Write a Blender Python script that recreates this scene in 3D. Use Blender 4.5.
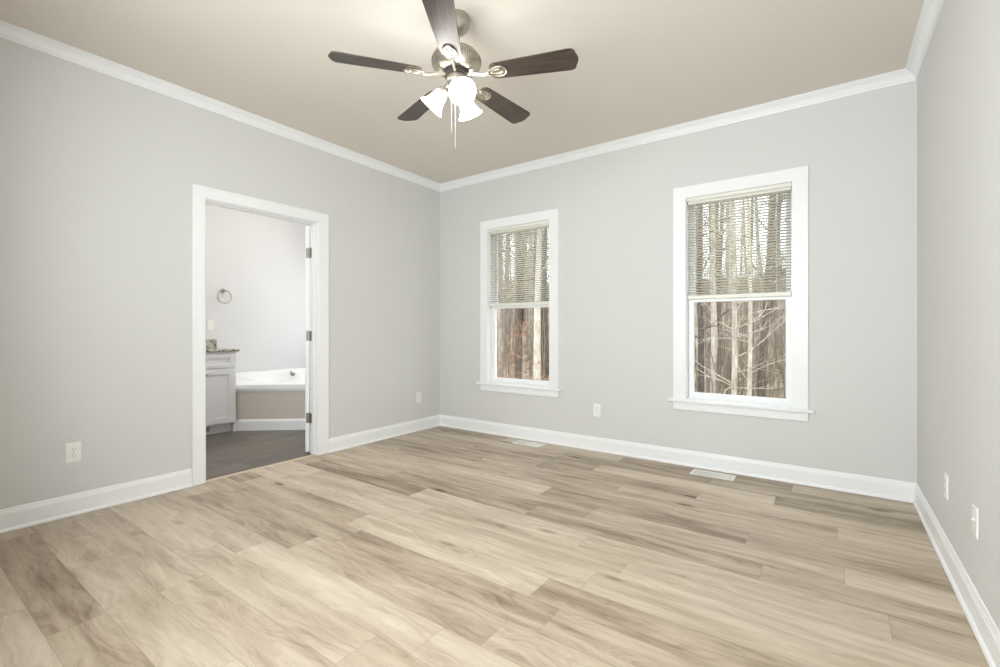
import bpy, bmesh, math, random
from mathutils import Vector, Matrix
R = math.radians
for o in list(bpy.data.objects): bpy.data.objects.remove(o)
SC = bpy.context.scene
COL = SC.collection

# ------------------------------------------------------------------ camera
W, D, H = 4.084, 4.14, 2.74          # bedroom width (x), depth (-y), ceiling height
CAM = Vector((3.6456, -3.9272, 1.0958))
cd = bpy.data.cameras.new('camera'); cam = bpy.data.objects.new('camera', cd); COL.objects.link(cam)
cam.location = CAM; cam.rotation_euler = (R(90), 0, R(35.663))
cd.sensor_fit = 'HORIZONTAL'; cd.sensor_width = 36.0; cd.lens = 464.26/1000*36
cd.shift_x = 0.0013; cd.shift_y = -0.0039; cd.clip_start = 0.02; cd.clip_end = 300
SC.camera = cam

# ------------------------------------------------------------------ world and exposure
wd = bpy.data.worlds.new('overcast_sky'); SC.world = wd; wd.use_nodes = True
bgn = wd.node_tree.nodes['Background']; bgn.inputs[0].default_value = (0.90, 0.96, 1.03, 1); bgn.inputs[1].default_value = 2.7
SC.view_settings.view_transform = 'Standard'; SC.view_settings.look = 'None'
SC.view_settings.gamma = 1; SC.view_settings.use_curve_mapping = False
SC.view_settings.exposure = 0.17
SHADE_POWER = 17       # glow of the three fan lamp shades
BATH_POWER = 25.0  # glow of the added bathroom dome lights
FRONT_FILL = 112.0         # power of the added fill light at the unseen window behind the camera

BATH_FILL = 22.0  # power of the added fill light at the invented bathroom window
def area(name, loc, rot, sx, sy, power, color):
    l = bpy.data.lights.new(name, 'AREA'); l.shape = 'RECTANGLE'; l.size = sx; l.size_y = sy
    l.energy = power; l.color = color
    o = bpy.data.objects.new(name, l); COL.objects.link(o); o.location = loc; o.rotation_euler = rot
    return o
# added fill light outside an invented, unseen bedroom window behind the camera
area('fill_daylight', (2.60, -D-0.35, 1.60), (R(90), 0, 0), 2.2, 1.7, FRONT_FILL, (0.91, 0.965, 1.0))
# added fill light outside an invented, unseen bathroom window above the tub
area('fill_daylight', (-1.2, .55, 1.45), (R(-90), 0, 0), 1.2, 1.2, BATH_FILL, (0.97, 0.98, 1.0))

# ------------------------------------------------------------------ materials
def srgb(r, g, b):
    f = lambda c: (c/255/12.92) if c/255 <= .04045 else ((c/255+.055)/1.055)**2.4
    return (f(r), f(g), f(b), 1)
def mat(name, col, rough=.5, metal=0, spec=.5, bump=0, bscale=200, var=0, vscale=3, coat=0):
    m = bpy.data.materials.new(name); m.use_nodes = True; nt = m.node_tree; p = nt.nodes['Principled BSDF']
    p.inputs['Base Color'].default_value = col; p.inputs['Roughness'].default_value = rough
    p.inputs['Metallic'].default_value = metal; p.inputs['Specular IOR Level'].default_value = spec
    p.inputs['Coat Weight'].default_value = coat
    tc = nt.nodes.new('ShaderNodeTexCoord')
    if bump:
        n = nt.nodes.new('ShaderNodeTexNoise'); n.inputs['Scale'].default_value = bscale; n.inputs['Detail'].default_value = 3
        nt.links.new(tc.outputs['Object'], n.inputs['Vector'])
        b = nt.nodes.new('ShaderNodeBump'); b.inputs['Strength'].default_value = bump; b.inputs['Distance'].default_value = .002
        nt.links.new(n.outputs['Fac'], b.inputs['Height']); nt.links.new(b.outputs['Normal'], p.inputs['Normal'])
    if var:
        n = nt.nodes.new('ShaderNodeTexNoise'); n.inputs['Scale'].default_value = vscale; n.inputs['Detail'].default_value = 4
        nt.links.new(tc.outputs['Object'], n.inputs['Vector'])
        h = nt.nodes.new('ShaderNodeMix'); h.data_type = 'RGBA'
        h.inputs[6].default_value = tuple(c*(1-var) for c in col[:3])+(1,); h.inputs[7].default_value = tuple(min(1, c*(1+var)) for c in col[:3])+(1,)
        nt.links.new(n.outputs['Fac'], h.inputs[0]); nt.links.new(h.outputs[2], p.inputs['Base Color'])
    return m
M = {}
M['wall'] = mat('greige_wall_paint', srgb(219, 218, 216), .62, spec=.35, bump=.12, bscale=260, var=.012)
M['ceil'] = mat('warm_ceiling_paint', srgb(228, 221, 211), .8, spec=.2, bump=.1, bscale=180, var=.01)
M['trim'] = mat('white_trim_paint', srgb(246, 246, 246), .32, spec=.5, var=.006, vscale=8)
M['bwall'] = mat('bathroom_wall_paint', srgb(226, 226, 226), .6, spec=.3, bump=.1, var=.01)
M['apron'] = mat('tub_surround_paint', srgb(210, 203, 194), .55, spec=.35, bump=.08, var=.01)
M['acryl'] = mat('white_acrylic', srgb(250, 250, 250), .34, spec=.4, var=.004)
M['cab'] = mat('white_cabinet_paint', srgb(243, 243, 245), .35, var=.006)
M['nickel'] = mat('brushed_nickel', srgb(184, 176, 164), .34, metal=1, bump=.15, bscale=500, var=.04, vscale=30)
M['hinge'] = mat('satin_hinge_metal', srgb(150, 147, 138), .35, metal=1, var=.05, vscale=60)
M['dark'] = mat('dark_gap', srgb(40, 38, 35), .7, var=.05)
M['darkmetal'] = mat('dark_bronze', srgb(58, 52, 46), .35, metal=1, var=.05, vscale=50)
M['plastic'] = mat('white_plastic', srgb(244, 243, 238), .3, var=.005)
M['vent'] = mat('white_enamel_metal', srgb(240, 238, 232), .35, var=.01)
M['ventdark'] = mat('shadowed_duct_grey', srgb(178, 176, 168), .6, var=.02)
M['blind'] = None

def nodes(m):
    nt = m.node_tree; return nt, nt.nodes, nt.links
def math_node(nt, op, a, b=None, c=None, clamp=False):
    n = nt.nodes.new('ShaderNodeMath'); n.operation = op; n.use_clamp = clamp
    for i, v in enumerate((a, b, c)):
        if v is None: continue
        if isinstance(v, (int, float)): n.inputs[i].default_value = v
        else: nt.links.new(v, n.inputs[i])
    return n.outputs[0]
def comb(nt, x, y, z=0):
    n = nt.nodes.new('ShaderNodeCombineXYZ')
    for i, v in enumerate((x, y, z)):
        if isinstance(v, (int, float)): n.inputs[i].default_value = v
        else: nt.links.new(v, n.inputs[i])
    return n.outputs[0]
def noise(nt, vec, scale=1, detail=2, rough=.5, dist=0):
    n = nt.nodes.new('ShaderNodeTexNoise'); nt.links.new(vec, n.inputs['Vector'])
    n.inputs['Scale'].default_value = scale; n.inputs['Detail'].default_value = detail
    n.inputs['Roughness'].default_value = rough; n.inputs['Distortion'].default_value = dist
    return n.outputs['Fac']
def white(nt, vec):
    n = nt.nodes.new('ShaderNodeTexWhiteNoise'); n.noise_dimensions = '3D'; nt.links.new(vec, n.inputs['Vector'])
    return n.outputs['Value']
def ramp(nt, fac, stops):
    n = nt.nodes.new('ShaderNodeValToRGB'); e = n.color_ramp.elements
    e[0].position, e[0].color = stops[0]; e[1].position, e[1].color = stops[-1]
    for p, c in stops[1:-1]:
        k = e.new(p); k.color = c
    nt.links.new(fac, n.inputs[0]); return n.outputs[0]
def mixc(nt, fac, a, b, mode='MIX'):
    n = nt.nodes.new('ShaderNodeMix'); n.data_type = 'RGBA'; n.blend_type = mode
    for i, v in ((0, fac), (6, a), (7, b)):
        if isinstance(v, (int, float)): n.inputs[i].default_value = v
        elif isinstance(v, tuple): n.inputs[i].default_value = v
        else: nt.links.new(v, n.inputs[i])
    return n.outputs[2]
def smooth(nt, v, a, b):
    n = nt.nodes.new('ShaderNodeMapRange'); n.interpolation_type = 'SMOOTHSTEP'
    nt.links.new(v, n.inputs[0]); n.inputs[1].default_value = a; n.inputs[2].default_value = b
    return n.outputs[0]

def plank_material(name, along_x, width, length, y0, tones, tint, knots=True, rough=.42, contrast=1.0):
    m = bpy.data.materials.new(name); m.use_nodes = True; nt = m.node_tree; p = nt.nodes['Principled BSDF']
    g = nt.nodes.new('ShaderNodeNewGeometry'); s = nt.nodes.new('ShaderNodeSeparateXYZ'); nt.links.new(g.outputs['Position'], s.inputs[0])
    L, A = (s.outputs[0], s.outputs[1]) if along_x else (s.outputs[1], s.outputs[0])
    a = math_node(nt, 'DIVIDE', math_node(nt, 'SUBTRACT', A, y0), width)
    row = math_node(nt, 'FLOOR', a); fa = math_node(nt, 'FRACT', a)
    off = white(nt, comb(nt, row, 3.7, 1.1))
    l = math_node(nt, 'ADD', math_node(nt, 'DIVIDE', L, length), math_node(nt, 'MULTIPLY', off, 5.0))
    colm = math_node(nt, 'FLOOR', l); fl = math_node(nt, 'FRACT', l)
    pid = white(nt, comb(nt, row, colm, 9.3)); pid2 = white(nt, comb(nt, row, colm, 27.1))
    # grain coordinates, shifted for each plank
    X = math_node(nt, 'ADD', L, math_node(nt, 'MULTIPLY', pid, 40.0)); Y = math_node(nt, 'ADD', A, math_node(nt, 'MULTIPLY', pid2, 23.0))
    big = noise(nt, comb(nt, math_node(nt, 'MULTIPLY', X, 1.7), math_node(nt, 'MULTIPLY', Y, 13.0)), 1, 4, .6, .2)
    warp = noise(nt, comb(nt, math_node(nt, 'MULTIPLY', X, 2.2), math_node(nt, 'MULTIPLY', Y, 7.0), 5.0), 1, 2, .5)
    kv = nt.nodes.new('ShaderNodeTexVoronoi'); kv.feature = 'F1'; kv.inputs['Scale'].default_value = 1
    nt.links.new(comb(nt, math_node(nt, 'MULTIPLY', X, 1.7), math_node(nt, 'MULTIPLY', Y, 5.2)), kv.inputs['Vector'])
    kd = kv.outputs['Distance']; kr = nt.nodes.new('ShaderNodeSeparateColor'); nt.links.new(kv.outputs['Color'], kr.inputs[0])
    pick = smooth(nt, kr.outputs[0], .45, .6)
    swirl = math_node(nt, 'MULTIPLY', math_node(nt, 'SUBTRACT', 1, smooth(nt, kd, .0, .5)), pick)
    gy = math_node(nt, 'ADD', math_node(nt, 'MULTIPLY', Y, 42.0), math_node(nt, 'ADD', math_node(nt, 'MULTIPLY', warp, 11.0), math_node(nt, 'MULTIPLY', swirl, 7.0)))
    lines = noise(nt, comb(nt, math_node(nt, 'MULTIPLY', X, 1.6), gy), 1, 2, .6)
    fine = noise(nt, comb(nt, math_node(nt, 'MULTIPLY', X, 14.0), math_node(nt, 'MULTIPLY', Y, 330.0)), 1, 2, .6)
    v = math_node(nt, 'ADD', math_node(nt, 'MULTIPLY', math_node(nt, 'SUBTRACT', big, .5), 1.05*contrast), .56)
    v = math_node(nt, 'ADD', v, math_node(nt, 'MULTIPLY', math_node(nt, 'SUBTRACT', lines, .5), .55*contrast))
    v = math_node(nt, 'ADD', v, math_node(nt, 'MULTIPLY', math_node(nt, 'SUBTRACT', fine, .5), .22*contrast))
    v = math_node(nt, 'ADD', v, math_node(nt, 'MULTIPLY', math_node(nt, 'SUBTRACT', pid, .5), .40*contrast))
    if knots:
        dk = math_node(nt, 'MULTIPLY', math_node(nt, 'SUBTRACT', 1, smooth(nt, kd, .01, .17)), smooth(nt, kr.outputs[1], .35, .6))
        v = math_node(nt, 'SUBTRACT', v, math_node(nt, 'MULTIPLY', dk, .55))
    c = ramp(nt, v, tones)
    e1 = math_node(nt, 'MINIMUM', fa, math_node(nt, 'SUBTRACT', 1, fa)); e1 = math_node(nt, 'MULTIPLY', e1, width)
    e2 = math_node(nt, 'MINIMUM', fl, math_node(nt, 'SUBTRACT', 1, fl)); e2 = math_node(nt, 'MULTIPLY', e2, length)
    e = math_node(nt, 'MINIMUM', e1, e2); seam = math_node(nt, 'SUBTRACT', 1, smooth(nt, e, .0004, .0022))
    c = mixc(nt, math_node(nt, 'MULTIPLY', seam, .35), c, tint)
    nt.links.new(c, p.inputs['Base Color'])
    p.inputs['Specular IOR Level'].default_value = .4
    nt.links.new(math_node(nt, 'ADD', rough-.05, math_node(nt, 'MULTIPLY', lines, .12)), p.inputs['Roughness'])
    b = nt.nodes.new('ShaderNodeBump'); b.inputs['Strength'].default_value = .18; b.inputs['Distance'].default_value = .001
    nt.links.new(math_node(nt, 'SUBTRACT', fine, math_node(nt, 'MULTIPLY', seam, 2.0)), b.inputs['Height']); nt.links.new(b.outputs['Normal'], p.inputs['Normal'])
    return m
M['floor'] = plank_material('oak_vinyl_plank', True, .174, 1.22, -2.482,
    [(0, srgb(98, 82, 66)), (.22, srgb(138, 119, 99)), (.5, srgb(181, 163, 141)), (.75, srgb(203, 187, 166)), (1, srgb(218, 205, 186))], srgb(118, 101, 83))
M['bfloor'] = plank_material('dark_grey_plank', False, .18, 1.2, -.3,
    [(0, srgb(62, 57, 52)), (.4, srgb(92, 86, 79)), (.7, srgb(116, 109, 100)), (1, srgb(140, 132, 122))], srgb(165, 155, 142), knots=False, rough=.35, contrast=.7)

def granite():
    m = bpy.data.materials.new('speckled_granite'); m.use_nodes = True; nt = m.node_tree; p = nt.nodes['Principled BSDF']
    tc = nt.nodes.new('ShaderNodeTexCoord'); n1 = noise(nt, tc.outputs['Object'], 110, 4, .7); n2 = noise(nt, tc.outputs['Object'], 18, 3, .6)
    c = ramp(nt, n1, [(.3, srgb(140, 136, 128)), (.5, srgb(196, 192, 182)), (.7, srgb(230, 226, 218))])
    c = mixc(nt, smooth(nt, n2, .45, .65), c, srgb(120, 116, 104), 'MULTIPLY'); nt.links.new(c, p.inputs['Base Color']); p.inputs['Roughness'].default_value = .15
    return m
M['granite'] = granite()
def walnut():
    m = bpy.data.materials.new('dark_walnut_blade'); m.use_nodes = True; nt = m.node_tree; p = nt.nodes['Principled BSDF']
    tc = nt.nodes.new('ShaderNodeTexCoord'); s = nt.nodes.new('ShaderNodeSeparateXYZ'); nt.links.new(tc.outputs['Object'], s.inputs[0])
    v = noise(nt, comb(nt, math_node(nt, 'MULTIPLY', s.outputs[0], 6.0), math_node(nt, 'MULTIPLY', s.outputs[1], 70.0)), 1, 4, .6, .4)
    c = ramp(nt, v, [(.25, srgb(40, 33, 28)), (.5, srgb(64, 53, 45)), (.75, srgb(92, 78, 66))]); nt.links.new(c, p.inputs['Base Color'])
    p.inputs['Roughness'].default_value = .38; p.inputs['Specular IOR Level'].default_value = .55
    return m
M['walnut'] = walnut()
def emit(name, col, strength, base=(1, 1, 1, 1)):
    m = bpy.data.materials.new(name); m.use_nodes = True; nt = m.node_tree; p = nt.nodes['Principled BSDF']
    p.inputs['Base Color'].default_value = base; p.inputs['Roughness'].default_value = .3
    tc = nt.nodes.new('ShaderNodeTexCoord'); n = noise(nt, tc.outputs['Object'], 12, 2)
    c = mixc(nt, n, col, tuple(min(1, x*1.02) for x in col[:3])+(1,)); nt.links.new(c, p.inputs['Emission Color'])
    p.inputs['Emission Strength'].default_value = strength
    return m
M['shade'] = emit('frosted_lit_shade', (1.0, .965, .92, 1), SHADE_POWER)
M['bulb'] = emit('lit_bulb', (1.0, .95, .88, 1), SHADE_POWER)
M['filldome'] = emit('fill_dome_diffuser', (1.0, .97, .94, 1), BATH_POWER)
def glass():
    m = bpy.data.materials.new('window_glass'); m.use_nodes = True; nt = m.node_tree; nt.nodes.clear()
    o = nt.nodes.new('ShaderNodeOutputMaterial'); t = nt.nodes.new('ShaderNodeBsdfTransparent'); t.inputs[0].default_value = (.96, .97, .965, 1)
    g = nt.nodes.new('ShaderNodeBsdfGlossy'); g.inputs['Roughness'].default_value = .02
    f = nt.nodes.new('ShaderNodeFresnel'); f.inputs[0].default_value = 1.06; mx = nt.nodes.new('ShaderNodeMixShader')
    nt.links.new(f.outputs[0], mx.inputs[0]); nt.links.new(t.outputs[0], mx.inputs[1]); nt.links.new(g.outputs[0], mx.inputs[2]); nt.links.new(mx.outputs[0], o.inputs[0])
    return m
M['glass'] = glass()
def blindmat():
    m = bpy.data.materials.new('ivory_blind_slat'); m.use_nodes = True; nt = m.node_tree; p = nt.nodes['Principled BSDF']
    tc = nt.nodes.new('ShaderNodeTexCoord'); c = mixc(nt, noise(nt, tc.outputs['Object'], 9, 2), srgb(247, 247, 240), srgb(251, 251, 246))
    nt.links.new(c, p.inputs['Base Color']); p.inputs['Roughness'].default_value = .45
    t = nt.nodes.new('ShaderNodeBsdfTranslucent'); t.inputs[0].default_value = srgb(232, 230, 215); mx = nt.nodes.new('ShaderNodeMixShader'); mx.inputs[0].default_value = .5
    nt.links.new(p.outputs[0], mx.inputs[1]); nt.links.new(t.outputs[0], mx.inputs[2]); nt.links.new(mx.outputs[0], nt.nodes['Material Output'].inputs[0])
    return m
M['blind'] = blindmat()
M['rail'] = mat('ivory_blind_rail', srgb(236, 234, 224), .4, var=.008)
def bark(name, a, b):
    m = bpy.data.materials.new(name); m.use_nodes = True; nt = m.node_tree; p = nt.nodes['Principled BSDF']
    tc = nt.nodes.new('ShaderNodeTexCoord'); s = nt.nodes.new('ShaderNodeSeparateXYZ'); nt.links.new(tc.outputs['Object'], s.inputs[0])
    oi = nt.nodes.new('ShaderNodeObjectInfo')
    v = noise(nt, comb(nt, math_node(nt, 'MULTIPLY', s.outputs[0], 16.0), math_node(nt, 'MULTIPLY', s.outputs[1], 16.0), math_node(nt, 'MULTIPLY', s.outputs[2], 3.5)), 1, 4, .65)
    v = math_node(nt, 'ADD', v, math_node(nt, 'MULTIPLY', math_node(nt, 'SUBTRACT', oi.outputs['Random'], .5), .3))
    nt.links.new(ramp(nt, v, [(.25, a), (.72, b)]), p.inputs['Base Color']); p.inputs['Roughness'].default_value = .9
    return m
M['pale'] = bark('pale_bark', srgb(140, 128, 111), srgb(224, 214, 198))
M['darkbark'] = bark('dark_bark', srgb(62, 54, 47), srgb(128, 114, 101))
M['twig'] = bark('thin_twig_bark', srgb(124, 111, 97), srgb(202, 188, 168))
M['leaf'] = mat('dry_rust_leaf', srgb(168, 108, 74), .8, var=.25, vscale=5)
def litter():
    m = bpy.data.materials.new('leaf_litter'); m.use_nodes = True; nt = m.node_tree; p = nt.nodes['Principled BSDF']
    g = nt.nodes.new('ShaderNodeNewGeometry'); v = noise(nt, g.outputs['Position'], 2.2, 8, .75); w = noise(nt, g.outputs['Position'], .35, 3, .6)
    c = ramp(nt, v, [(.3, srgb(110, 97, 82)), (.5, srgb(170, 155, 134)), (.7, srgb(212, 198, 176))])
    c = mixc(nt, smooth(nt, w, .35, .65), c, srgb(176, 166, 158), 'MULTIPLY'); nt.links.new(c, p.inputs['Base Color']); p.inputs['Roughness'].default_value = 1
    return m
M['litter'] = litter()

# ------------------------------------------------------------------ mesh helpers
class MB:
    def __init__(s): s.bm = bmesh.new()
    def box(s, a, b, bev=0, seg=2):
        a, b = Vector(a), Vector(b); lo = Vector(map(min, a, b)); hi = Vector(map(max, a, b))
        t = bmesh.new(); r = bmesh.ops.create_cube(t, size=1)
        for v in t.verts: v.co = Vector((lo[i]+(v.co[i]+.5)*(hi[i]-lo[i]) for i in range(3)))
        if bev: bmesh.ops.bevel(t, geom=t.edges[:], offset=bev, segments=seg, profile=.5, affect='EDGES')
        s.merge(t); return s
    def merge(s, t, mx=None):
        if mx: bmesh.ops.transform(t, matrix=mx, verts=t.verts)
        me = bpy.data.meshes.new('tmp'); t.to_mesh(me); t.free(); s.bm.from_mesh(me); bpy.data.meshes.remove(me); return s
    def tube(s, pts, rad, n=8, caps=True):
        pts = [Vector(p) for p in pts]; rad = rad if isinstance(rad, (list, tuple)) else [rad]*len(pts)
        rings = []; prev = None
        for i, p in enumerate(pts):
            d = (pts[min(i+1, len(pts)-1)]-pts[max(i-1, 0)]).normalized()
            if prev is None:
                u = d.orthogonal().normalized()
            else:
                u = (prev-d*prev.dot(d)).normalized()
            prev = u; w = d.cross(u)
            rings.append([s.bm.verts.new(p+(u*math.cos(k*2*math.pi/n)+w*math.sin(k*2*math.pi/n))*rad[i]) for k in range(n)])
        for a, b in zip(rings, rings[1:]):
            for k in range(n): s.bm.faces.new((a[k], a[(k+1) % n], b[(k+1) % n], b[k]))
        if caps and n > 2: s.bm.faces.new(rings[0][::-1]); s.bm.faces.new(rings[-1])
        return s
    def lathe(s, prof, mx=Matrix(), n=32, wave=None):
        rings = []
        for j, (r, z) in enumerate(prof):
            if r < 1e-5: rings.append([s.bm.verts.new(mx @ Vector((0, 0, z)))])
            else: rings.append([s.bm.verts.new(mx @ Vector((r*math.cos(2*math.pi*k/n), r*math.sin(2*math.pi*k/n), z))) for k in range(n)])
        for a, b in zip(rings, rings[1:]):
            for k in range(n):
                q = [a[k % len(a)], a[(k+1) % len(a)], b[(k+1) % len(b)], b[k % len(b)]]
                u = []
                for v in q:
                    if v not in u: u.append(v)
                if len(u) > 2: s.bm.faces.new(u)
        return s
    def prism(s, poly, z0, z1, mx=Matrix(), bev=0):
        t = bmesh.new(); vs = [t.verts.new((x, y, z0)) for x, y in poly]; f = t.faces.new(vs)
        r = bmesh.ops.extrude_face_region(t, geom=[f]); bmesh.ops.translate(t, vec=(0, 0, z1-z0), verts=[v for v in r['geom'] if isinstance(v, bmesh.types.BMVert)])
        if bev: bmesh.ops.bevel(t, geom=t.edges[:], offset=bev, segments=2, profile=.5, affect='EDGES')
        return s.merge(t, mx)
    def build(s, name, m, parent=None, smooth_=False, loc=None):
        bmesh.ops.recalc_face_normals(s.bm, faces=s.bm.faces)
        me = bpy.data.meshes.new(name); s.bm.to_mesh(me); s.bm.free()
        o = bpy.data.objects.new(name, me); COL.objects.link(o); me.materials.append(m)
        if smooth_:
            for p in me.polygons: p.use_smooth = True
            try: me.set_sharp_from_angle(angle=R(35))
            except Exception: pass
        if parent: o.parent = parent
        if loc: o.location = loc
        return o
def empty(name, loc=(0, 0, 0), rz=0):
    o = bpy.data.objects.new(name, None); COL.objects.link(o); o.location = loc; o.rotation_euler = (0, 0, rz); o.empty_display_size = .05
    return o
def tag(o, label=None, cat=None, group=None, kind=None):
    for k, v in (('label', label), ('category', cat), ('group', group), ('kind', kind)):
        if v: o[k] = v
    return o
def S(o): o['kind'] = 'structure'; return o
def copy_tree(o, parent=None):
    c = o.copy(); COL.objects.link(c); c.parent = parent
    for ch in list(o.children): copy_tree(ch, c)
    return c

# ------------------------------------------------------------------ room shell
T = .10                      # left wall thickness
DY0, DY1, DZ = -2.461, -1.552, 2.036       # doorway in the left wall
WZ0, WZ1 = .535, 2.157                     # window openings
WIN = [(.690, 1.440), (2.687, 3.418)]
TB = .15                     # back wall thickness
b = MB()
xs = [0, WIN[0][0], WIN[0][1], WIN[1][0], WIN[1][1], W]
for i in range(5):
    if i in (1, 3):
        b.box((xs[i], 0, 0), (xs[i+1], TB, WZ0)); b.box((xs[i], 0, WZ1), (xs[i+1], TB, H))
    else: b.box((xs[i], 0, 0), (xs[i+1], TB, H))
S(b.build('wall_back', M['wall']))
b = MB()
b.box((-T, -D, 0), (0, DY0, H)).box((-T, DY1, 0), (0, TB, H)).box((-T, DY0, DZ), (0, DY1, H))
S(b.build('wall_left', M['wall']))
S(MB().box((W, -D, 0), (W+.12, TB, H)).build('wall_right', M['wall']))
FX = (1.65, 3.55); b = MB()  # opening for the added window behind the camera
b.box((-T, -D-.14, 0), (FX[0], -D, H)).box((FX[1], -D-.14, 0), (W+.12, -D, H)).box((FX[0], -D-.14, 0), (FX[1], -D, .85)).box((FX[0], -D-.14, 2.35), (FX[1], -D, H))
S(b.build('wall_front', M['wall']))
S(MB().box((-T, -D-.14, H), (W+.12, TB, H+.12)).build('ceiling', M['ceil']))
S(MB().box((0, -D-.14, -.12), (W+.12, TB, 0)).box((-.045, DY0, -.12), (0, DY1, 0)).build('floor', M['floor']))
# bathroom shell beyond the left wall
BX = -2.08
b = MB().box((BX-.1, -3.5, -.12), (-T, .1, 0)).box((-T, DY0, -.12), (-.045, DY1, 0))
S(b.build('floor', M['bfloor']))
S(MB().box((BX-.1, -3.5, 0), (BX, .1, H)).build('wall_bathroom_far', M['bwall']))
BW = (-1.70, -.70, .95, 1.95)  # opening for the added bathroom window
b = MB().box((BX, 0, 0), (BW[0], .1, H)).box((BW[1], 0, 0), (-T, .1, H)).box((BW[0], 0, 0), (BW[1], .1, BW[2])).box((BW[0], 0, BW[3]), (BW[1], .1, H))
S(b.build('wall_bathroom_side', M['bwall']))
S(MB().box((BX, -3.5, 0), (-T, -3.4, H)).build('wall_bathroom_end', M['bwall']))
S(MB().box((BX-.1, -3.5, H), (-T, .1, H+.12)).build('ceiling', M['ceil']))

def molding(name, A, B, nrm, prof, m0=1, m1=1, m=None):
    """sweep profile [(projection, z)] from A to B along a wall; m0/m1 = mitre at the inside corners"""
    A, B, nrm = Vector(A+(0,)), Vector(B+(0,)), Vector(nrm+(0,)); d = (B-A).normalized(); bm = MB(); rings = []
    for P, sg, mt in ((A, 1, m0), (B, -1, m1)):
        rings.append([bm.bm.verts.new(P+d*(sg*mt*p)+nrm*p+Vector((0, 0, z))) for p, z in prof])
    n = len(prof)
    for k in range(n): bm.bm.faces.new((rings[0][k], rings[0][(k+1) % n], rings[1][(k+1) % n], rings[1][k]))
    bm.bm.faces.new(rings[0]); bm.bm.faces.new(rings[1][::-1])
    return S(bm.build(name, m or M['trim']))
CR = [(0, H), (0, H-.068), (.009, H-.068), (.011, H-.060), (.010, H-.056), (.016, H-.054), (.017, H-.050), (.016, H-.047), (.020, H-.040), (.029, H-.028), (.041, H-.020), (.046, H-.019), (.045, H-.0155), (.053, H-.014), (.054, H-.010), (.053, H-.008), (.064, H-.007), (.064, H)]
BB = [(0, .001), (.023, .001), (.023, .007), (.020, .014), (.016, .018), (.0125, .020), (.0125, .096), (.0105, .098), (.0100, .104), (.0065, .112), (.0055, .119), (.003, .124), (0, .125)]
molding('trim_1', (0, -D), (0, 0), (1, 0), CR)
molding('trim_2', (0, 0), (W, 0), (0, -1), CR)
molding('trim_3', (W, 0), (W, -D), (-1, 0), CR)
molding('trim_4', (W, -D), (0, -D), (0, 1), CR)
molding('baseboard_left', (0, -D), (0, -2.541), (1, 0), BB, 1, 0)
molding('baseboard_left', (0, -1.456), (0, 0), (1, 0), BB, 0, 1)
molding('baseboard_back', (0, 0), (W, 0), (0, -1), BB)
molding('baseboard_right', (W, 0), (W, -D), (-1, 0), BB)
molding('baseboard_front', (W, -D), (0, -D), (0, 1), BB)
# door casing (bedroom side), jamb lining with stops, casing on the bathroom side
CW = .082; CWR = .101
mb = MB(); ci0, ci1 = DY0+.005, DY1-.005; cz = DZ-.005
mb.box((0, ci0-CW, .0005), (.018, ci0, cz), .003).box((0, ci1, .0005), (.018, ci1+CWR, cz), .003).box((0, ci0-CW, cz), (.018, ci1+CWR, cz+CW+.004), .003)
for y in (ci0-CW+.012, ci1+CWR-.018): mb.box((.017, y, .004), (.0205, y+.006, cz+CW-.010), .001)
mb.box((.017, ci0-CW+.012, cz+CW-.014), (.0205, ci1+CWR-.012, cz+CW-.008), .001)
S(mb.build('trim_5', M['trim']))
mb = MB()
mb.box((-T, DY0, .0005), (0, DY0+.014, DZ)).box((-T, DY1-.014, .0005), (0, DY1, DZ)).box((-T, DY0+.014, DZ-.014), (0, DY1-.014, DZ))
mb.box((-.062, DY0+.014, .0005), (-.030, DY0+.024, DZ-.014), .002).box((-.062, DY1-.024, .0005), (-.030, DY1-.014, DZ-.014), .002).box((-.062, DY0+.024, DZ-.024), (-.030, DY1-.024, DZ-.014), .002)
jamb = S(mb.build('trim_6', M['trim']))
mb = MB()
mb.box((-T-.016, DY0-CW, .0005), (-T, DY0, DZ), .003).box((-T-.016, DY1, .0005), (-T, DY1+CW, DZ), .003).box((-T-.016, DY0-CW, DZ), (-T, DY1+CW, DZ+CW), .003)
S(mb.build('trim_7', M['trim']))
# threshold strip
mb = MB(); prof = [(-.006, .0005), (-.008, .004), (-.016, .0075), (-.034, .0075), (-.042, .004), (-.045, .0005)]
rg = [[mb.bm.verts.new((x, y, z)) for x, z in prof] for y in (DY0+.015, DY1-.015)]
for k in range(6): mb.bm.faces.new((rg[0][k], rg[0][(k+1) % 6], rg[1][(k+1) % 6], rg[1][k]))
mb.bm.faces.new(rg[0]); mb.bm.faces.new(rg[1][::-1])
M['thresh'] = mat('oak_threshold', srgb(206, 188, 164), .4, var=.06, vscale=20)
S(mb.build('trim_8', M['thresh']))

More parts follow.
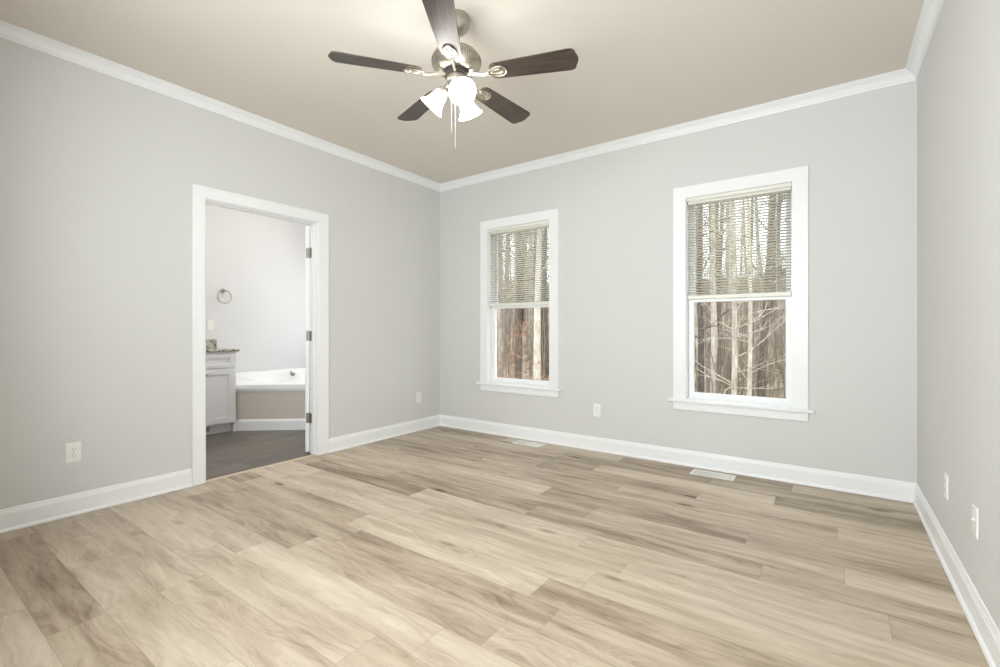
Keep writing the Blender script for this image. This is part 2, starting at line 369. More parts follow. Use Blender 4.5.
# bathroom door, swung back against the bathroom side of the wall
hx, hy = -T-.008, DY1-.012
door = S(empty('door_1', (hx, hy, 0), R(-138)))
dw, dt = .86, .035
d = MB().box((-.0+.004, -dw, .012), (dt+.004, -.004, 2.012), .002)
for z0, z1 in ((.14, .92), (1.06, 1.88)):       # raised panels on both faces
    for y0, y1 in ((-dw+.11, -dw/2-.05), (-dw/2+.05, -.11)):
        for x0, x1 in ((-.001, .005), (dt+.003, dt+.009)): d.box((x0, y0, z0), (x1, y1, z1), .004)
d.build('door_leaf', M['trim'], door)
for z in (1.774, 1.04, .314):
    h = MB().tube([(-.004, .002, z-.046), (-.004, .002, z+.046)], .0052, 12)
    h.box((.003, -.0045, z-.044), (.032, -.0025, z+.044)); h.build('hinge', M['hinge'], door)
k = MB()
for sg, x0 in ((-1, .003), (1, dt+.005)):
    mx = Matrix.Translation((x0, -dw+.07, .95)) @ Matrix.Rotation(R(90*sg), 4, 'Y')
    k.lathe([(0, 0), (.032, 0), (.032, .006), (.012, .010), (.011, .032), (.022, .040), (.028, .052), (.022, .064), (0, .068)], mx, 24)
k.build('door_knob', M['nickel'], door, True)
jl = MB()
for z in (1.774, 1.04, .314): jl.box((-T+.001, DY1-.0165, z-.044), (-T+.031, DY1-.0145, z+.044), .0005)
jl.build('hinge_leaf', M['hinge'], jamb)

# ------------------------------------------------------------------ windows
def make_window(i, x0, x1, yin, nrm, name, depth=TB, z0=WZ0, z1=WZ1):
    """window set in a wall whose inner face is y=yin; nrm -1 = room lies towards -y"""
    w = S(empty(name, ((x0+x1)/2, yin, z0))); c = (x0+x1)/2
    def B(mb, xa, ya, za, xb, yb, zb, bev=.002): mb.box((xa-c, nrm*-1*ya, za-z0), (xb-c, nrm*-1*yb, zb-z0), bev); return mb
    CWn = .094; m = MB()
    B(m, x0-CWn, -.018, z0, x0+.003, 0, z1); B(m, x1-.003, -.018, z0, x1+CWn, 0, z1); B(m, x0-CWn, -.018, z1-.003, x1+CWn, 0, z1+.090)
    m.build('casing', M['trim'], w)
    m = MB(); B(m, x0-CWn-.036, -.042, z0-.022, x1+CWn+.036, .0, z0, .004); B(m, x0+.001, 0, z0-.0, x1-.001, .06, z0+.004, .001); m.build('window_sill', M['trim'], w)
    m = MB(); B(m, x0-CWn, -.017, z0-.086, x1+CWn, 0, z0-.022, .003); m.build('apron', M['trim'], w)
    m = MB(); f = .006
    B(m, x0+.0005, 0, z0+.004, x0+f, depth, z1, 0); B(m, x1-f, 0, z0+.004, x1-.0005, depth, z1, 0); B(m, x0+f, 0, z1-f, x1-f, depth, z1-.0005, 0); B(m, x0+f, .06, z0+.0005, x1-f, depth+.02, z0+.010, 0)
    m.build('window_jamb', M['trim'], w)
    zm = (z0+z1)/2-.012; st = .040
    for nm, ya, yb, za, zb, bot, top in (('lower_sash', .058, .088, z0+.010, zm+.018, .042, .034), ('upper_sash', .090, .120, zm-.016, z1-f, .034, .036)):
        m = MB(); xa, xb = x0+f+.001, x1-f-.001
        B(m, xa, ya, za, xa+st, yb, zb); B(m, xb-st, ya, za, xb, yb, zb); B(m, xa+st-.002, ya+.001, za, xb-st+.002, yb-.001, za+bot); B(m, xa+st-.002, ya+.001, zb-top, xb-st+.002, yb-.001, zb)
        s = m.build(nm, M['trim'], w)
        g = MB(); ym = (ya+yb)/2; B(g, xa+st-.003, ym-.002, za+bot-.003, xb-st+.003, ym+.002, zb-top+.003, 0); g.build('glass_pane', M['glass'], s)
    m = MB(); B(m, c-.03, .048, zm+.012, c+.03, .06, zm+.030, .003); m.build('sash_lock', M['trim'], w)
    return w
for i, (x0, x1) in enumerate(WIN): make_window(i, x0, x1, 0, -1, 'window_%d' % (i+1))
make_window(2, FX[0], FX[1], -D, 1, 'window_3', .14, .85, 2.35)  # invented window, out of view, lets fill light into the bedroom
make_window(3, BW[0], BW[1], 0, -1, 'window_4', .1, BW[2], BW[3])  # invented window above the tub, added to brighten the bathroom

def make_blind(x0, x1, label, wand_x, seed):
    rnd = random.Random(seed); c = (x0+x1)/2; w = (x1-x0); zt = WZ1-.006
    root = tag(empty('window_blind', (c, .030, zt)), label, 'blind', 'raised mini blinds')
    hw = w/2-.008
    MB().box((-hw, -.032, -.026), (hw, -.027, -.001), .0015).box((-hw, -.0275, -.007), (hw, -.010, -.001), .001).box((-hw+.004, -.012, -.046), (hw-.004, .016, -.001), .001).build('headrail', M['rail'], root)
    n = 34; pitch = .0212; m = MB(); zs = -.060; hs = hw-.004
    for k in range(n):
        z = zs-k*pitch; seg = 4; rows = []
        for j in range(seg+1):
            t = j/seg-.5; y = t*.024; zz = z-.0022*(4*t*t-1)*-1*.6+t*.024*math.tan(R(-17)); rows.append((y, zz))
        vs = [[m.bm.verts.new((x, y-.004, zz+rnd.uniform(-.0002, .0002))) for y, zz in rows] for x in (-hs, hs)]
        for j in range(seg): m.bm.faces.new((vs[0][j], vs[0][j+1], vs[1][j+1], vs[1][j]))
    sl = m.build('slats', M['blind'], root, True)
    so = sl.modifiers.new('thickness', 'SOLIDIFY'); so.thickness = .0006
    zb = zs-(n-1)*pitch; zr = 1.338-zt
    m = MB(); k = 0; z = zb-.012
    while z > zr+.035: m.box((-hs, -.016, z-.0012), (hs, .008, z), 0); z -= .0042
    m.build('stacked_slats', M['blind'], root)
    MB().box((-hw, -.019, zr), (hw, .012, zr+.032), .005).build('bottom_rail', M['rail'], root)
    m = MB()
    for fx in (-.41, -.06, .36):
        for y in (-.0175, .0095): m.tube([(fx*w*1.0, y, -.03), (fx*w, y, zr+.01)], .0014, 5)
    m.build('ladder_cord', M['rail'], root)
    m = MB().tube([(wand_x, -.024, -.045), (wand_x+.004, -.032, -.10), (wand_x+.006, -.036, -.62)], .003, 6); m.build('tilt_wand', M['rail'], root)
    return root
make_blind(*WIN[0], 'ivory mini blind drawn halfway down the left window', -.30, 1)
make_blind(*WIN[1], 'ivory mini blind drawn halfway down the right window, nearer the room corner', -.30, 2)

# ------------------------------------------------------------------ outlets, switch, vents
def place_on_wall(root, wall):
    root.rotation_euler = (0, 0, {'back': 0, 'left': R(90), 'right': R(-90), 'front': R(180)}[wall])
def make_outlet(loc, wall, label, kind='duplex'):
    """local frame: plate in xz plane, room towards -y"""
    root = tag(empty('wall_outlet', loc), label, 'outlet', 'wall plates'); place_on_wall(root, wall)
    MB().box((-.035, -.006, -.0575), (.035, 0, .0575), .0022).build('cover_plate', M['plastic'], root)
    if kind == 'duplex':
        for z in (-.0195, .0195):
            m = MB(); mx = Matrix.Translation((0, -.0055, z)) @ Matrix.Rotation(R(90), 4, 'X')
            poly = [(.0165*math.cos(t)*1.0, max(-.0125, min(.0125, .0175*math.sin(t)))) for t in [2*math.pi*k/28 for k in range(28)]]
            m.prism(poly, 0, .0022, mx); rc = m.build('receptacle', M['plastic'], root)
            m = MB()
            for x, h in ((-.0065, .008), (.0065, .0065)): m.box((x-.0009, -.0082, z+.0035-h/2), (x+.0009, -.0075, z+.0035+h/2))
            m.lathe([(0, 0), (.0024, 0), (.0024, .0007), (0, .0007)], Matrix.Translation((0, -.0075, z-.0065)) @ Matrix.Rotation(R(90), 4, 'X'), 10)
            m.build('slots', M['dark'], rc)
        MB().lathe([(0, 0), (.003, 0), (.003, .0008), (0, .0012)], Matrix.Translation((0, -.006, 0)) @ Matrix.Rotation(R(90), 4, 'X'), 12).build('screw', M['hinge'], root)
    elif kind == 'coax':
        m = MB(); m.lathe([(0, 0), (.0075, 0), (.0075, .003), (.0048, .003), (.0048, .007), (.003, .007), (.003, .005), (0, .005)], Matrix.Translation((0, -.006, .004)) @ Matrix.Rotation(R(90), 4, 'X'), 18)
        m.build('cable_jack', M['plastic'], root, True)
        for z in (-.048, .048): MB().lathe([(0, 0), (.003, 0), (.003, .0008), (0, .0012)], Matrix.Translation((0, -.006, z)) @ Matrix.Rotation(R(90), 4, 'X'), 12).build('screw', M['hinge'], root)
    else:
        m = MB().box((-.0165, -.008, -.033), (.0165, -.005, .033), .001); m.build('rocker', M['plastic'], root)
        m = MB()
        m.box((-.0165, -.0095, 0), (.0165, -.0078, .033), .0008); m.build('rocker_half', M['plastic'], root)
    return root
make_outlet((0, -3.163, .371), 'left', 'white duplex outlet on the left wall, left of the doorway')
make_outlet((0, -.337, .358), 'left', 'white duplex outlet on the left wall between doorway and corner')
make_outlet((1.923, 0, .369), 'back', 'white duplex outlet on the back wall between the two windows')
make_outlet((W, -.942, .364), 'right', 'white duplex outlet on the right wall, nearer the corner')
make_outlet((W, -1.480, .381), 'right', 'white cable jack plate on the right wall, nearest the camera', 'coax')
sw = make_outlet((BX, -1.552, 1.149), 'left', 'white rocker light switch above the bathroom vanity counter', 'switch'); sw.name = 'light_switch'; sw['category'] = 'switch'; del sw['group']

def make_vent(loc, label):
    root = tag(empty('floor_vent', loc), label, 'vent', 'white floor registers')
    m = MB(); w, h = .150, .070
    m.box((-w, -h, .0005), (w, -h+.018, .005), .0015).box((-w, h-.018, .0005), (w, h, .005), .0015).box((-w, -h+.016, .0005), (-w+.022, h-.016, .005), .0015).box((w-.022, -h+.016, .0005), (w, h-.016, .005), .0015)
    m.build('register_frame', M['vent'], root)
    MB().box((-w+.02, -h+.016, .0004), (w-.02, h-.016, .0012)).build('duct_opening', M['ventdark'], root)
    m = MB()
    for s in (-1, 1):
        for k in range(15):
            x = s*(.008+k*.0080)
            t = bmesh.new(); bmesh.ops.create_cube(t, size=1); bmesh.ops.scale(t, vec=(.0062, .100, .0014), verts=t.verts)
            m.merge(t, Matrix.Translation((x, 0, .0032)) @ Matrix.Rotation(R(12*s), 4, 'Y'))
    m.box((-.003, -h+.016, .0012), (.003, h-.016, .0046)).box((-w+.02, -.002, .0030), (w-.02, .002, .0046))
    m.build('louvres', M['vent'], root)
    m = MB().box((.085, -.050, .0044), (.115, -.040, .0075), .001); m.build('damper_lever', M['vent'], root)
    return root
make_vent((1.287, -.148, 0), 'white metal floor vent below the left window')
make_vent((2.916, -.146, 0), 'white metal floor vent below the right window')

# ------------------------------------------------------------------ ceiling fan
fan = tag(empty('ceiling_fan', (2.040, -2.071, H)), 'brushed nickel ceiling fan with five dark wood blades and lit glass shades', 'ceiling fan')
def camdir(deg):    # direction in plan: 0 = image right, 90 = away from the camera
    rt = Vector((math.cos(R(35.663)), math.sin(R(35.663)), 0)); fw = Vector((-math.sin(R(35.663)), math.cos(R(35.663)), 0))
    return math.degrees(math.atan2(*((rt*math.cos(R(deg))+fw*math.sin(R(deg))).yx)))
MB().lathe([(0, 0), (.066, 0), (.067, -.006), (.064, -.018), (.066, -.022), (.062, -.050), (.050, -.075), (.034, -.088), (.020, -.094), (.014, -.10), (0, -.10)], n=48).build('canopy', M['nickel'], fan, True)
MB().lathe([(0, -.094), (.0125, -.094), (.0125, -.168), (.024, -.172), (.026, -.186), (0, -.186)], n=24).build('downrod', M['nickel'], fan, True)
MB().lathe([(0, -.108), (.0165, -.108), (.0165, -.118), (0, -.118)], n=24).build('downrod_collar', M['darkmetal'], fan, True)
DROP = .02
MB().lathe([(0, -.155), (.040, -.157), (.075, -.164), (.105, -.176), (.122, -.190), (.128, -.204), (.129, -.232), (.124, -.243), (.105, -.256), (.100, -.262), (.080, -.270), (0, -.270)], n=64).build('motor_housing', M['nickel'], fan, True).location.z = -DROP
m = MB()
for k in range(60):
    a = 2*math.pi*k/60; m.tube([(.085*math.cos(a), .085*math.sin(a), -.1665), (.112*math.cos(a), .112*math.sin(a), -.1795)], .0016, 4)
m.build('vent_slots', M['dark'], fan).location.z = -DROP
m = MB()
for k in range(60):
    a = 2*math.pi*k/60; m.tube([(.1275*math.cos(a), .1275*math.sin(a), -.205), (.1288*math.cos(a), .1288*math.sin(a), -.229)], .0015, 4)
m.build('side_slots', M['dark'], fan).location.z = -DROP
m = MB().lathe([(0, -.268), (.068, -.268), (.070, -.280), (.066, -.292), (.0, -.292)], n=48); m.build('flywheel', M['dark'], fan, True).location.z = -DROP
m = MB().lathe([(0, -.290), (.052, -.290), (.054, -.296), (.052, -.318), (.044, -.326), (.040, -.345), (.044, -.352), (.042, -.366), (.026, -.378), (.010, -.384), (.008, -.394), (0, -.396)], n=48); m.build('light_kit', M['nickel'], fan, True).location.z = -DROP
ZB = -.308
def blade_poly():
    p = []; x0, x1, w0, w1, r = .185, .636, .053, .069, .030
    p += [(x0, -w0+.022), (x0+.010, -w0+.008), (x0+.030, -w0)]
    p += [(x1-r-.03, -w1)]
    for k in range(0, 7): a = R(-90+k*15); p.append((x1-r-.012+r*math.cos(a)*1.0, -w1+r+r*math.sin(a)))
    for y in (-.02, 0, .02): p.append((x1-.012+.012*math.cos(y/.036*math.pi/2), y))
    for k in range(0, 7): a = R(0+k*15); p.append((x1-r-.012+r*math.cos(a), w1-r+r*math.sin(a)))
    p += [(x1-r-.03, w1), (x0+.030, w0), (x0+.010, w0-.008), (x0, w0-.022)]
    return p
for j, deg in enumerate((53, 126, 197, 267.5, 345)):
    ang = camdir(deg)
    e = MB().prism(blade_poly(), -.0035, .0035, Matrix.Identity(4), .0012).build('blade', M['walnut'], fan)
    e.location = (0, 0, ZB-.004); e.rotation_euler = (0, 0, 0)
    # counter-clockwise side lower
    e.matrix_local = Matrix.Translation((0, 0, ZB-.004)) @ Matrix.Rotation(R(ang), 4, 'Z') @ Matrix.Rotation(R(-11.5), 4, 'X')
    m = MB(); zt = -.0050
    # decorative bracket: arm, open loop plate and centre finger below the blade
    m.tube([(.060, 0, .006), (.105, 0, .001), (.150, 0, -.010), (.178, 0, -.009)], [.011, .009, .009, .010], 10)
    def loop(pts, r): m.tube(pts, r, 8)
    N = 28; out = []
    for k in range(N+1):
        t = R(180)+2*math.pi*k/N; x = .222+.050*math.cos(t); y = .031*math.sin(t)*(1.0+.18*math.cos(t)); out.append((x, y, zt-.002))
    loop(out, .0052)
    inn = []
    for k in range(N+1):
        t = R(180)+2*math.pi*k/N; inn.append((.222+.030*math.cos(t), .013*math.sin(t), zt-.002))
    loop(inn, .0040)
    pl = [(.172+.0, 0)] ; poly = [(.222+.050*math.cos(R(a)), .031*math.sin(R(a))*(1+.18*math.cos(R(a)))) for a in range(0, 360, 15)]
    m.prism(poly, zt-.002, zt+.0015)
    for (x, y) in ((.200, 0), (.240, .016), (.240, -.016)): m.lathe([(0, -.004), (.005, -.004), (.0055, -.001), (.0055, 0)], Matrix.Translation((x, y, zt-.003)), 12)
    m.build('blade_iron', M['nickel'], e, True)
# lamp shades on curved arms
for deg, tilt in ((168, 42), (287, 42), (62, 42)):
    az = R(camdir(deg)); c, s_ = math.cos(az), math.sin(az)
    P = lambda r, z: (r*c, r*s_, z)
    base = Vector(P(.062, -.372)); ax = Vector((c*math.sin(R(tilt)), s_*math.sin(R(tilt)), -math.cos(R(tilt))))
    arm = MB().tube([P(.034, -.360), P(.048, -.356), tuple(base-ax*.004)], .010, 12)
    mx = Matrix.Translation(base) @ ax.to_track_quat('Z', 'Y').to_matrix().to_4x4()
    arm.lathe([(0, -.006), (.018, -.006), (.024, .002), (.029, .010), (.029, .024), (.026, .026), (0, .026)], mx, 28)
    arm.build('lamp_holder', M['nickel'], fan, True)
    sh = [(.0265, .020), (.032, .028), (.036, .045), (.040, .065), (.046, .085), (.055, .102), (.066, .116), (.069, .119), (.066, .118), (.053, .102), (.043, .084), (.037, .064), (.033, .045), (.029, .030), (.0235, .022)]
    so = MB().lathe(sh, mx, 36).build('lamp_shade', M['shade'], fan, True)
    MB().lathe([(0, .020), (.012, .022), (.014, .040), (.022, .055), (.026, .070), (.022, .086), (.010, .094), (0, .096)], mx, 20).build('bulb', M['bulb'], so, True)
rt = Vector((math.cos(R(35.663)), math.sin(R(35.663)), 0))
for off, zb in ((-.026, -.60), (-.006, -.685)):
    p = rt*off; m = MB().tube([(p.x, p.y, -.392), (p.x, p.y, zb)], .0009, 5)
    ch = m.build('pull_chain', M['plastic'], fan)
    MB().lathe([(0, 0), (.002, -.002), (.003, -.010), (.002, -.018), (0, -.019)], Matrix.Translation((p.x, p.y, zb)), 10).build('chain_pull', M['nickel'], ch, True)

# ------------------------------------------------------------------ bathroom
van = tag(empty('bathroom_vanity', (-1.56, -1.52, 0)), 'white shaker bathroom vanity cabinet seen through the doorway', 'cabinet')
def bx(x0, y0, z0, x1, y1, z1, mb=None, bev=.0015): return (mb or MB()).box((x0, y0, z0), (x1, y1, z1), bev)
VD = .515; VW = 1.30
m = bx(-VD, -VW, .10, 0, 0, .862); bx(-VD, -VW, .0005, -.07, -.0, .10, m, 0); bx(-.07, -.022, .0005, -.004, 0, .10, m, 0)
m.build('cabinet_body', M['cab'], van)
def shaker(x, y0, y1, z0, z1, name, fr=.058, knob=None, mk='knob'):
    m = MB(); t = .019
    m.box((x, y0, z0), (x+t, y0+fr, z1), .0012).box((x, y1-fr, z0), (x+t, y1, z1), .0012).box((x, y0+fr-.001, z0), (x+t-.0002, y1-fr+.001, z0+fr), .0012).box((x, y0+fr-.001, z1-fr), (x+t-.0002, y1-fr+.001, z1), .0012)
    m.box((x, y0+fr-.002, z0+fr-.002), (x+.008, y1-fr+.002, z1-fr+.002), 0)
    o = m.build(name, M['cab'], van)
    if knob: MB().lathe([(0, 0), (.006, 0), (.005, .012), (.012, .018), (.015, .024), (.011, .030), (0, .032)], Matrix.Translation((x+t, knob[0], knob[1])) @ Matrix.Rotation(R(90), 4, 'Y'), 20).build('knob', M['darkmetal'], o, True)
bays = [(-.345, -.022), (-.700, -.353), (-.955, -.708), (-1.28, -.963)]
for i, (a, c) in enumerate(bays):
    shaker(0, a, c, .695, .838, 'drawer', .040, ((a+c)/2 - (0 if i else 0.0), .766) if i else None)
    shaker(0, a, c, .112, .684, 'cabinet_door', .058, (a+.030 if i % 2 == 0 else c-.030, .628))
g = MB().box((-.071, -.33, .028), (-.066, -.225, .088), .001)
vg = g.build('toe_kick_grille', M['vent'], van); g = MB()
for k in range(6): g.box((-.0665, -.325, .034+k*.009), (-.0655, -.230, .038+k*.009))
g.build('grille_slot', M['dark'], vg)
top = MB().box((-1.56-VD, -1.52-VW-.01, .8625), (-1.56+.032, -1.495, .886), .003)
ct = tag(top.build('vanity_countertop', M['granite']), 'speckled grey granite countertop on the white vanity', 'countertop')
MB().box((BX+.001, -1.52-VW-.01, .8865), (BX+.022, -1.497, .988), .002).build('backsplash', M['granite'], ct)

tub = tag(empty('corner_bathtub', (BX, 0, 0)), 'white corner bathtub behind a grey panelled apron in the bathroom', 'bathtub')
c0 = Vector((-1.600, -1.500)); c1 = c0+Vector((.755, .656))*1.36
foot = [Vector((BX+.001, -.001)), Vector((BX+.001, -1.500)), c0, c1, Vector((c1.x, -.001))]
loc = lambda p: (p.x-BX, p.y)
m = MB(); q = [Vector(loc(p)) for p in foot]; inn = [None, q[1]+Vector((0, .05)), q[2]+Vector((-.021, .05)), q[3]+Vector((-.05, .02)), q[4]+Vector((-.05, 0))]
for i in (1, 2, 3): m.prism([tuple(q[i]), tuple(q[i+1]), tuple(inn[i+1]), tuple(inn[i])], .0005, .449)
m.build('apron', M['apron'], tub)
# baseboard on the apron
dv = (c1-c0).normalized(); nv = Vector((dv.y, -dv.x)); mb = MB()
pr = [(0, .0005), (.016, .0005), (.016, .098), (.012, .108), (.006, .118), (0, .120)]
rg = [[mb.bm.verts.new((P.x+nv.x*p-BX, P.y+nv.y*p, z)) for p, z in pr] for P in (c0, c1)]
for k in range(6): mb.bm.faces.new((rg[0][k], rg[0][(k+1) % 6], rg[1][(k+1) % 6], rg[1][k]))
mb.bm.faces.new(rg[0]); mb.bm.faces.new(rg[1][::-1]); mb.build('apron_baseboard', M['trim'], tub)
mb = MB(); pr = [(0, .425), (.010, .425), (.010, .448), (0, .448)]
rg = [[mb.bm.verts.new((P.x+nv.x*p-BX, P.y+nv.y*p, z)) for p, z in pr] for P in (c0, c1)]
for k in range(4): mb.bm.faces.new((rg[0][k], rg[0][(k+1) % 4], rg[1][(k+1) % 4], rg[1][k]))
mb.bm.faces.new(rg[0]); mb.bm.faces.new(rg[1][::-1]); mb.build('apron_trim', M['trim'], tub)
# acrylic shell
cen = Vector((-1.43, -.62)); outer = [Vector(p) for p in foot]
outer[2] = c0+nv*.022-Vector((0, 0)); outer[3] = c1+nv*.022; outer[4] = Vector((c1.x+.012, -.001)); outer[1] = Vector((BX+.001, -1.500))
def hit(ang):
    dr = Vector((math.cos(ang), math.sin(ang))); best = None
    for i in range(5):
        a, c = outer[i], outer[(i+1) % 5]; e = c-a; den = dr.x*e.y-dr.y*e.x
        if abs(den) < 1e-9: continue
        t = ((a.x-cen.x)*e.y-(a.y-cen.y)*e.x)/den; u = ((a.x-cen.x)*dr.y-(a.y-cen.y)*dr.x)/den
        if t > 0 and -1e-6 <= u <= 1+1e-6 and (best is None or t < best): best = t
    return best
angs = sorted([2*math.pi*k/72 for k in range(72)]+[math.atan2(p.y-cen.y, p.x-cen.x) % (2*math.pi) for p in outer])
mb = MB(); rings = []
def wallrise(x, y):
    dd = min(x-BX, -y); t = max(0, min(1, 1-(dd-.10)/.06)); return .088*t*t*(3-2*t)
for kind in range(8):
    ring = []
    for a in angs:
        t = hit(a); dr = Vector((math.cos(a), math.sin(a)))
        # inner rounded basin: ellipse turned to the diagonal
        ph = a-math.atan2(dv.y, dv.x); rin = 1/math.sqrt((math.cos(ph)/.66)**2+(math.sin(ph)/.42)**2)
        rr = {0: t, 1: t, 2: t-.006, 3: None, 4: rin+.03, 5: rin, 6: rin*.86, 7: rin*.70}[kind]
        if kind == 3: rr = (t+rin+.03)/2
        rr = min(rr, t-.02*(kind > 2)-.05*(kind > 3)); q = cen+dr*rr
        z = {0: .449, 1: .494, 2: .500, 3: .500, 4: .500, 5: .485, 6: .24, 7: .14}[kind]
        if 0 < kind < 5: z += wallrise(q.x, q.y) if kind != 4 else wallrise(q.x, q.y)*.8
        ring.append(mb.bm.verts.new((q.x-BX, q.y, z)))
    rings.append(ring)
n = len(angs)
for a, c in zip(rings, rings[1:]):
    for k in range(n): mb.bm.faces.new((a[k], a[(k+1) % n], c[(k+1) % n], c[k]))
cv = mb.bm.verts.new((cen.x-BX, cen.y, .135))
for k in range(n): mb.bm.faces.new((rings[-1][k], rings[-1][(k+1) % n], cv))
mb.build('tub_shell', M['acryl'], tub, True)
MB().lathe([(0, 0), (.030, 0), (.034, .006), (.030, .014), (.012, .020), (0, .020)], Matrix.Translation((.150, -.66, .535)) @ Matrix.Rotation(R(75), 4, 'Y'), 24).build('overflow_cover', M['nickel'], tub, True)

# towel ring
tr = tag(empty('towel_ring', (BX, -1.425, 1.545)), 'round chrome towel ring on the bathroom wall above the vanity', 'towel ring')
MB().lathe([(0, 0), (.026, 0), (.026, .006), (.018, .012), (.010, .020), (.010, .046), (.014, .052), (.010, .058), (0, .060)], Matrix.Rotation(R(90), 4, 'Y'), 24).build('wall_mount', M['nickel'], tr, True)
pts = [(.040+.012*(1-math.cos(2*math.pi*k/40))*.5, .075*math.sin(2*math.pi*k/40), -.070+.075*math.cos(2*math.pi*k/40)) for k in range(41)]
MB().tube(pts, .0058, 8).build('ring', M['nickel'], tr, True)
# dome lights added out of view on the bathroom ceiling to brighten it
def fill_dome(x, y, label):
    c = tag(empty('added_dome_light', (x, y, H)), label, 'ceiling light', 'added dome lights on the bathroom ceiling')
    MB().lathe([(0, -.0005), (.160, -.0005), (.162, -.014), (.156, -.024), (.149, -.024), (0, -.020)], n=32).build('trim_ring', M['plastic'], c, True)
    MB().lathe([(.150*math.cos(R(a)), -.022-.085*math.sin(R(a))) for a in range(0, 90, 10)]+[(0, -.107)], n=32).build('diffuser', M['filldome'], c, True)
fill_dome(-1.15, -.95, 'added round white dome fill light, unseen, over the bathtub end'); fill_dome(-.75, -1.75, 'added round white dome fill light, unseen, just inside the bathroom doorway'); fill_dome(-.70, -2.9, 'added round white dome fill light, unseen, over the vanity end')

# ------------------------------------------------------------------ woodland outside
def ground_z(x, y):
    if y > 20: return ground_z0(x, y)+min(1, (y-20)/12)*(1.0*math.sin(x*.23+1.0)+.5*math.sin(x*.61+y*.13))
    return ground_z0(x, y)
def ground_z0(x, y):
    t = max(0, min(1, (y-9)/38)); return -1.0+t*t*(3-2*t)*7.0+.12*math.sin(x*.7+y*.4)*(1 if y > 2 else 0)
m = MB(); gx = [-48+2*k for k in range(34)]; gy = [.16, 1, 2, 3.5]+[5+2*k for k in range(25)]
vs = [[m.bm.verts.new((x, y, ground_z(x, y))) for x in gx] for y in gy]
for a, c in zip(vs, vs[1:]):
    for k in range(len(gx)-1): m.bm.faces.new((a[k], a[k+1], c[k+1], c[k]))
S(m.build('ground', M['litter'], smooth_=True))

def grow(mb, rnd, h, r, nb, lean=.03, blen=1.6, up=.5, start=.18, sub=3, sides=8):
    pts = []; x = y = 0; seg = 12
    for k in range(seg+1):
        pts.append(Vector((x, y, h*k/seg))); x += rnd.uniform(-lean, lean)*h/seg; y += rnd.uniform(-lean, lean)*h/seg
    mb.tube(pts, [r*(1-.8*(k/seg)**1.1) for k in range(seg+1)], sides)
    tips = []
    for k in range(nb):
        f = rnd.uniform(start, .97); i = min(seg-1, int(f*seg)); p = pts[i].lerp(pts[i+1], f*seg-i); a = rnd.uniform(0, 2*math.pi)
        L = blen*rnd.uniform(.5, 1.2)*(1.15-f*.6); d = Vector((math.cos(a), math.sin(a), up*rnd.uniform(.2, 1.6))).normalized(); q = [p]
        for j in range(5): d = (d+Vector([rnd.uniform(-.22, .22) for _ in range(3)])).normalized(); q.append(q[-1]+d*L/5)
        br = r*.24*(1-f*.5); mb.tube(q, [br*(1-.16*j) for j in range(6)], 5, False); tips.append(q)
        for t in range(sub):
            j = rnd.randint(1, 4); s0 = q[j]; dd = (d+Vector([rnd.uniform(-.9, .9) for _ in range(3)])).normalized(); L2 = L*rnd.uniform(.25, .55)
            qq = [s0, s0+dd*L2*.5+Vector((0, 0, .02)), s0+dd*L2+Vector([rnd.uniform(-.05, .05)*L2 for _ in range(3)])]
            mb.tube(qq, [br*.45, br*.3, br*.15], 3, False); tips.append(qq)
    return tips
protos = {}
for kind, mt in (('pale', 'pale'), ('dark', 'darkbark')):
    protos[kind] = []
    for v in range(4):
        rnd = random.Random(100+v+(50 if kind == 'dark' else 0)); mb = MB(); grow(mb, rnd, 15, .125, 32, .035, 1.9, .8, .16, 4)
        o = mb.build('woodland_tree', M[mt], smooth_=True); protos[kind].append(o)
LAB = {'pale': ('tall bare pale-barked tree in the woods seen through the windows', 'pale woodland trees'), 'dark': ('tall bare dark-barked tree in the woods seen through the windows', 'dark woodland trees')}
rnd = random.Random(7); used = set(); spots = []
def wedge(t, wdt, y):     # x for window 1 or 2 sight lines
    lo, hi = ((-.80, -.50), (-.30, .0))[wdt]; s = lo+(hi-lo)*t; return CAM.x+s*(y-CAM.y)
tries = 0
while len(spots) < 78 and tries < 6000:
    tries += 1; y = 7+31*rnd.random()**.8; w = 0 if rnd.random() < .5 else 1; x = wedge(rnd.random(), w, y)
    if all((x-a)**2+(y-c)**2 > (.9+.02*y)**2 for a, c in spots): spots.append((x, y))
rnd2 = random.Random(31); tries = 0; nwedge = len(spots)
while len(spots) < nwedge+85 and tries < 6000:      # the rest of the wood, seen when one steps aside
    tries += 1; y = 8+30*rnd2.random()**.8; x = rnd2.uniform(-1.35, .75)*(y+4)+2.0; q = (x-CAM.x)/(y-CAM.y)
    if -.84 < q < -.46 or -.34 < q < .03: continue
    if all((x-a)**2+(y-c)**2 > (.9+.03*y)**2 for a, c in spots): spots.append((x, y))
for i, (x, y) in enumerate(spots):
    kind = 'pale' if rnd.random() < .52 else 'dark'; v = rnd.randrange(4); p = protos[kind][v]
    if p.name in used: o = p.copy(); COL.objects.link(o)
    else: o = p; used.add(p.name)
    s = rnd.uniform(.55, 1.25); o.location = (x, y, ground_z(x, y)-.15); o.rotation_euler = (rnd.uniform(-.04, .04), rnd.uniform(-.04, .04), rnd.uniform(0, 6.28)); o.scale = (s, s, rnd.uniform(.85, 1.15))
    tag(o, LAB[kind][0], 'tree', LAB[kind][1])
for k in protos:
    for p in protos[k]:
        if p.name not in used: bpy.data.objects.remove(p)
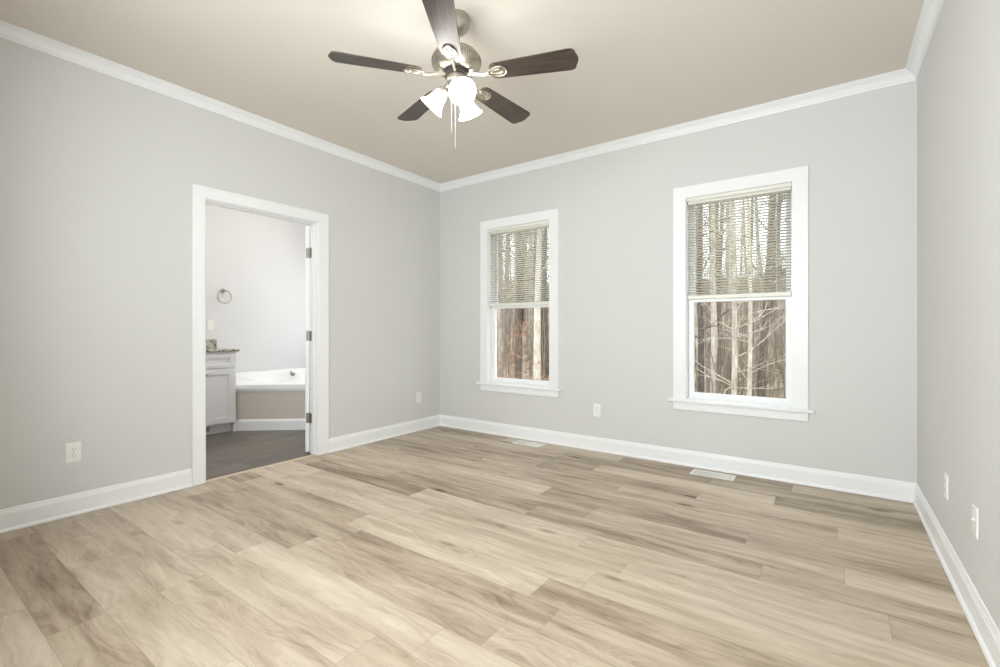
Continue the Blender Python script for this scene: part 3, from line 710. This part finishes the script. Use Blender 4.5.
# nearer slender trees, each its own
def single(seed, x, y, h, r, nb, blen, up, start, m, label, name='slender_tree', leaves=0, sub=5, leafz=None):
    rnd = random.Random(seed); root = tag(empty(name, (x, y, ground_z(x, y)-.1)), label, 'tree'); mb = MB()
    tips = grow(mb, rnd, h, r, nb, .03, blen, up, start, sub, 10); mb.build('trunk', M[m], root, True)
    if leaves:
        lb = MB(); n = 0
        while n < leaves:
            q = rnd.choice(tips); j = rnd.randrange(len(q)-1); p = q[j].lerp(q[j+1], rnd.random())+Vector([rnd.uniform(-.04, .04) for _ in range(3)])
            n += 1; s = rnd.uniform(.008, .018); e = Matrix.Translation(p) @ Matrix.Rotation(rnd.uniform(0, 6.28), 4, 'Z') @ Matrix.Rotation(rnd.uniform(-1.2, 1.2), 4, 'X')
            vs = [lb.bm.verts.new(e @ Vector(c)) for c in ((0, -s*1.6, 0), (s*.7, -s*.3, .003), (s*.5, s, 0), (0, s*1.7, 0), (-s*.5, s, 0), (-s*.7, -s*.3, .003))]
            lb.bm.faces.new(vs)
        lf = lb.build('leaves', M['leaf'], root); lf['kind'] = 'stuff'
    return root
single(11, CAM.x-.155*(6.5-CAM.y), 6.5, 9, .06, 44, 1.7, .25, .10, 'pale', 'slim pale tree with wide level branches nearest the right window')
single(12, CAM.x-.215*(9.5-CAM.y), 9.5, 12, .085, 14, 1.8, .4, .15, 'darkbark', 'straight dark trunk left of the branchy pale tree, right window')
single(13, CAM.x-.190*(10.5-CAM.y), 10.5, 12, .095, 14, 1.8, .4, .2, 'pale', 'thick pale trunk behind the branchy tree in the right window')
single(14, CAM.x-.655*(9.0-CAM.y), 9.0, 12, .13, 12, 1.7, .4, .25, 'darkbark', 'thickest dark trunk in the middle of the left window')
single(15, CAM.x-.600*(8.5-CAM.y), 8.5, 12, .12, 12, 1.7, .4, .25, 'pale', 'broad pale trunk at the right of the left window')
single(16, CAM.x-.71*(9.5-CAM.y), 9.5, 12, .12, 12, 1.7, .4, .25, 'pale', 'broad pale trunk at the left of the left window')
single(17, CAM.x-.640*(4.6-CAM.y), 4.6, 2.3, .012, 40, .9, .3, .15, 'twig', 'young sapling with dry rust leaves outside the left window', 'sapling', 700, 4)
single(18, CAM.x-.69*(6-CAM.y), 6.0, 1.6, .016, 30, .7, .3, .2, 'twig', 'low shrub with dry rust leaves behind the left window sapling', 'shrub', 350, 4)
single(19, CAM.x-.16*(14-CAM.y), 14.0, 1.5, .016, 34, 1.2, .3, .2, 'twig', 'low rust-leaved shrub on the ground outside the right window', 'shrub', 350, 4)
single(20, CAM.x-.742*(10.5-CAM.y), 10.5, 12, .09, 12, 1.7, .4, .25, 'pale', 'slim pale trunk at the left edge of the left window')
single(22, CAM.x-.575*(12-CAM.y), 12.0, 12, .10, 12, 1.7, .4, .25, 'darkbark', 'dark trunk at the right edge of the left window')
single(23, CAM.x-.130*(9-CAM.y), 9.0, 10, .055, 26, 1.8, .6, .10, 'pale', 'thin forked pale tree at the right of the right window')
# uncountable thin stems of brush on the slope
rnd = random.Random(21); mb = MB()
for k in range(2700):
    y = 10+26*rnd.random(); w = 0 if rnd.random() < .25 else 1; t = rnd.random()
    x = wedge(t, w, y); h = rnd.uniform(1.0, 3.6); z = ground_z(x, y)-.1; r = rnd.uniform(.012, .03); l = rnd.uniform(-.12, .12)
    if k >= 1200: x = rnd.uniform(-1.35, .75)*(y+4)+2.0; z = ground_z(x, y)-.1
    mb.tube([(x, y, z), (x+l*h*.4, y, z+h*.5), (x+l*h*.5+rnd.uniform(-.2, .2), y, z+h)], [r, r*.8, r*.3], 3, False)
tag(mb.build('brush', M['twig']), 'thicket of thin bare stems covering the wooded slope outside', 'brush', kind='stuff')
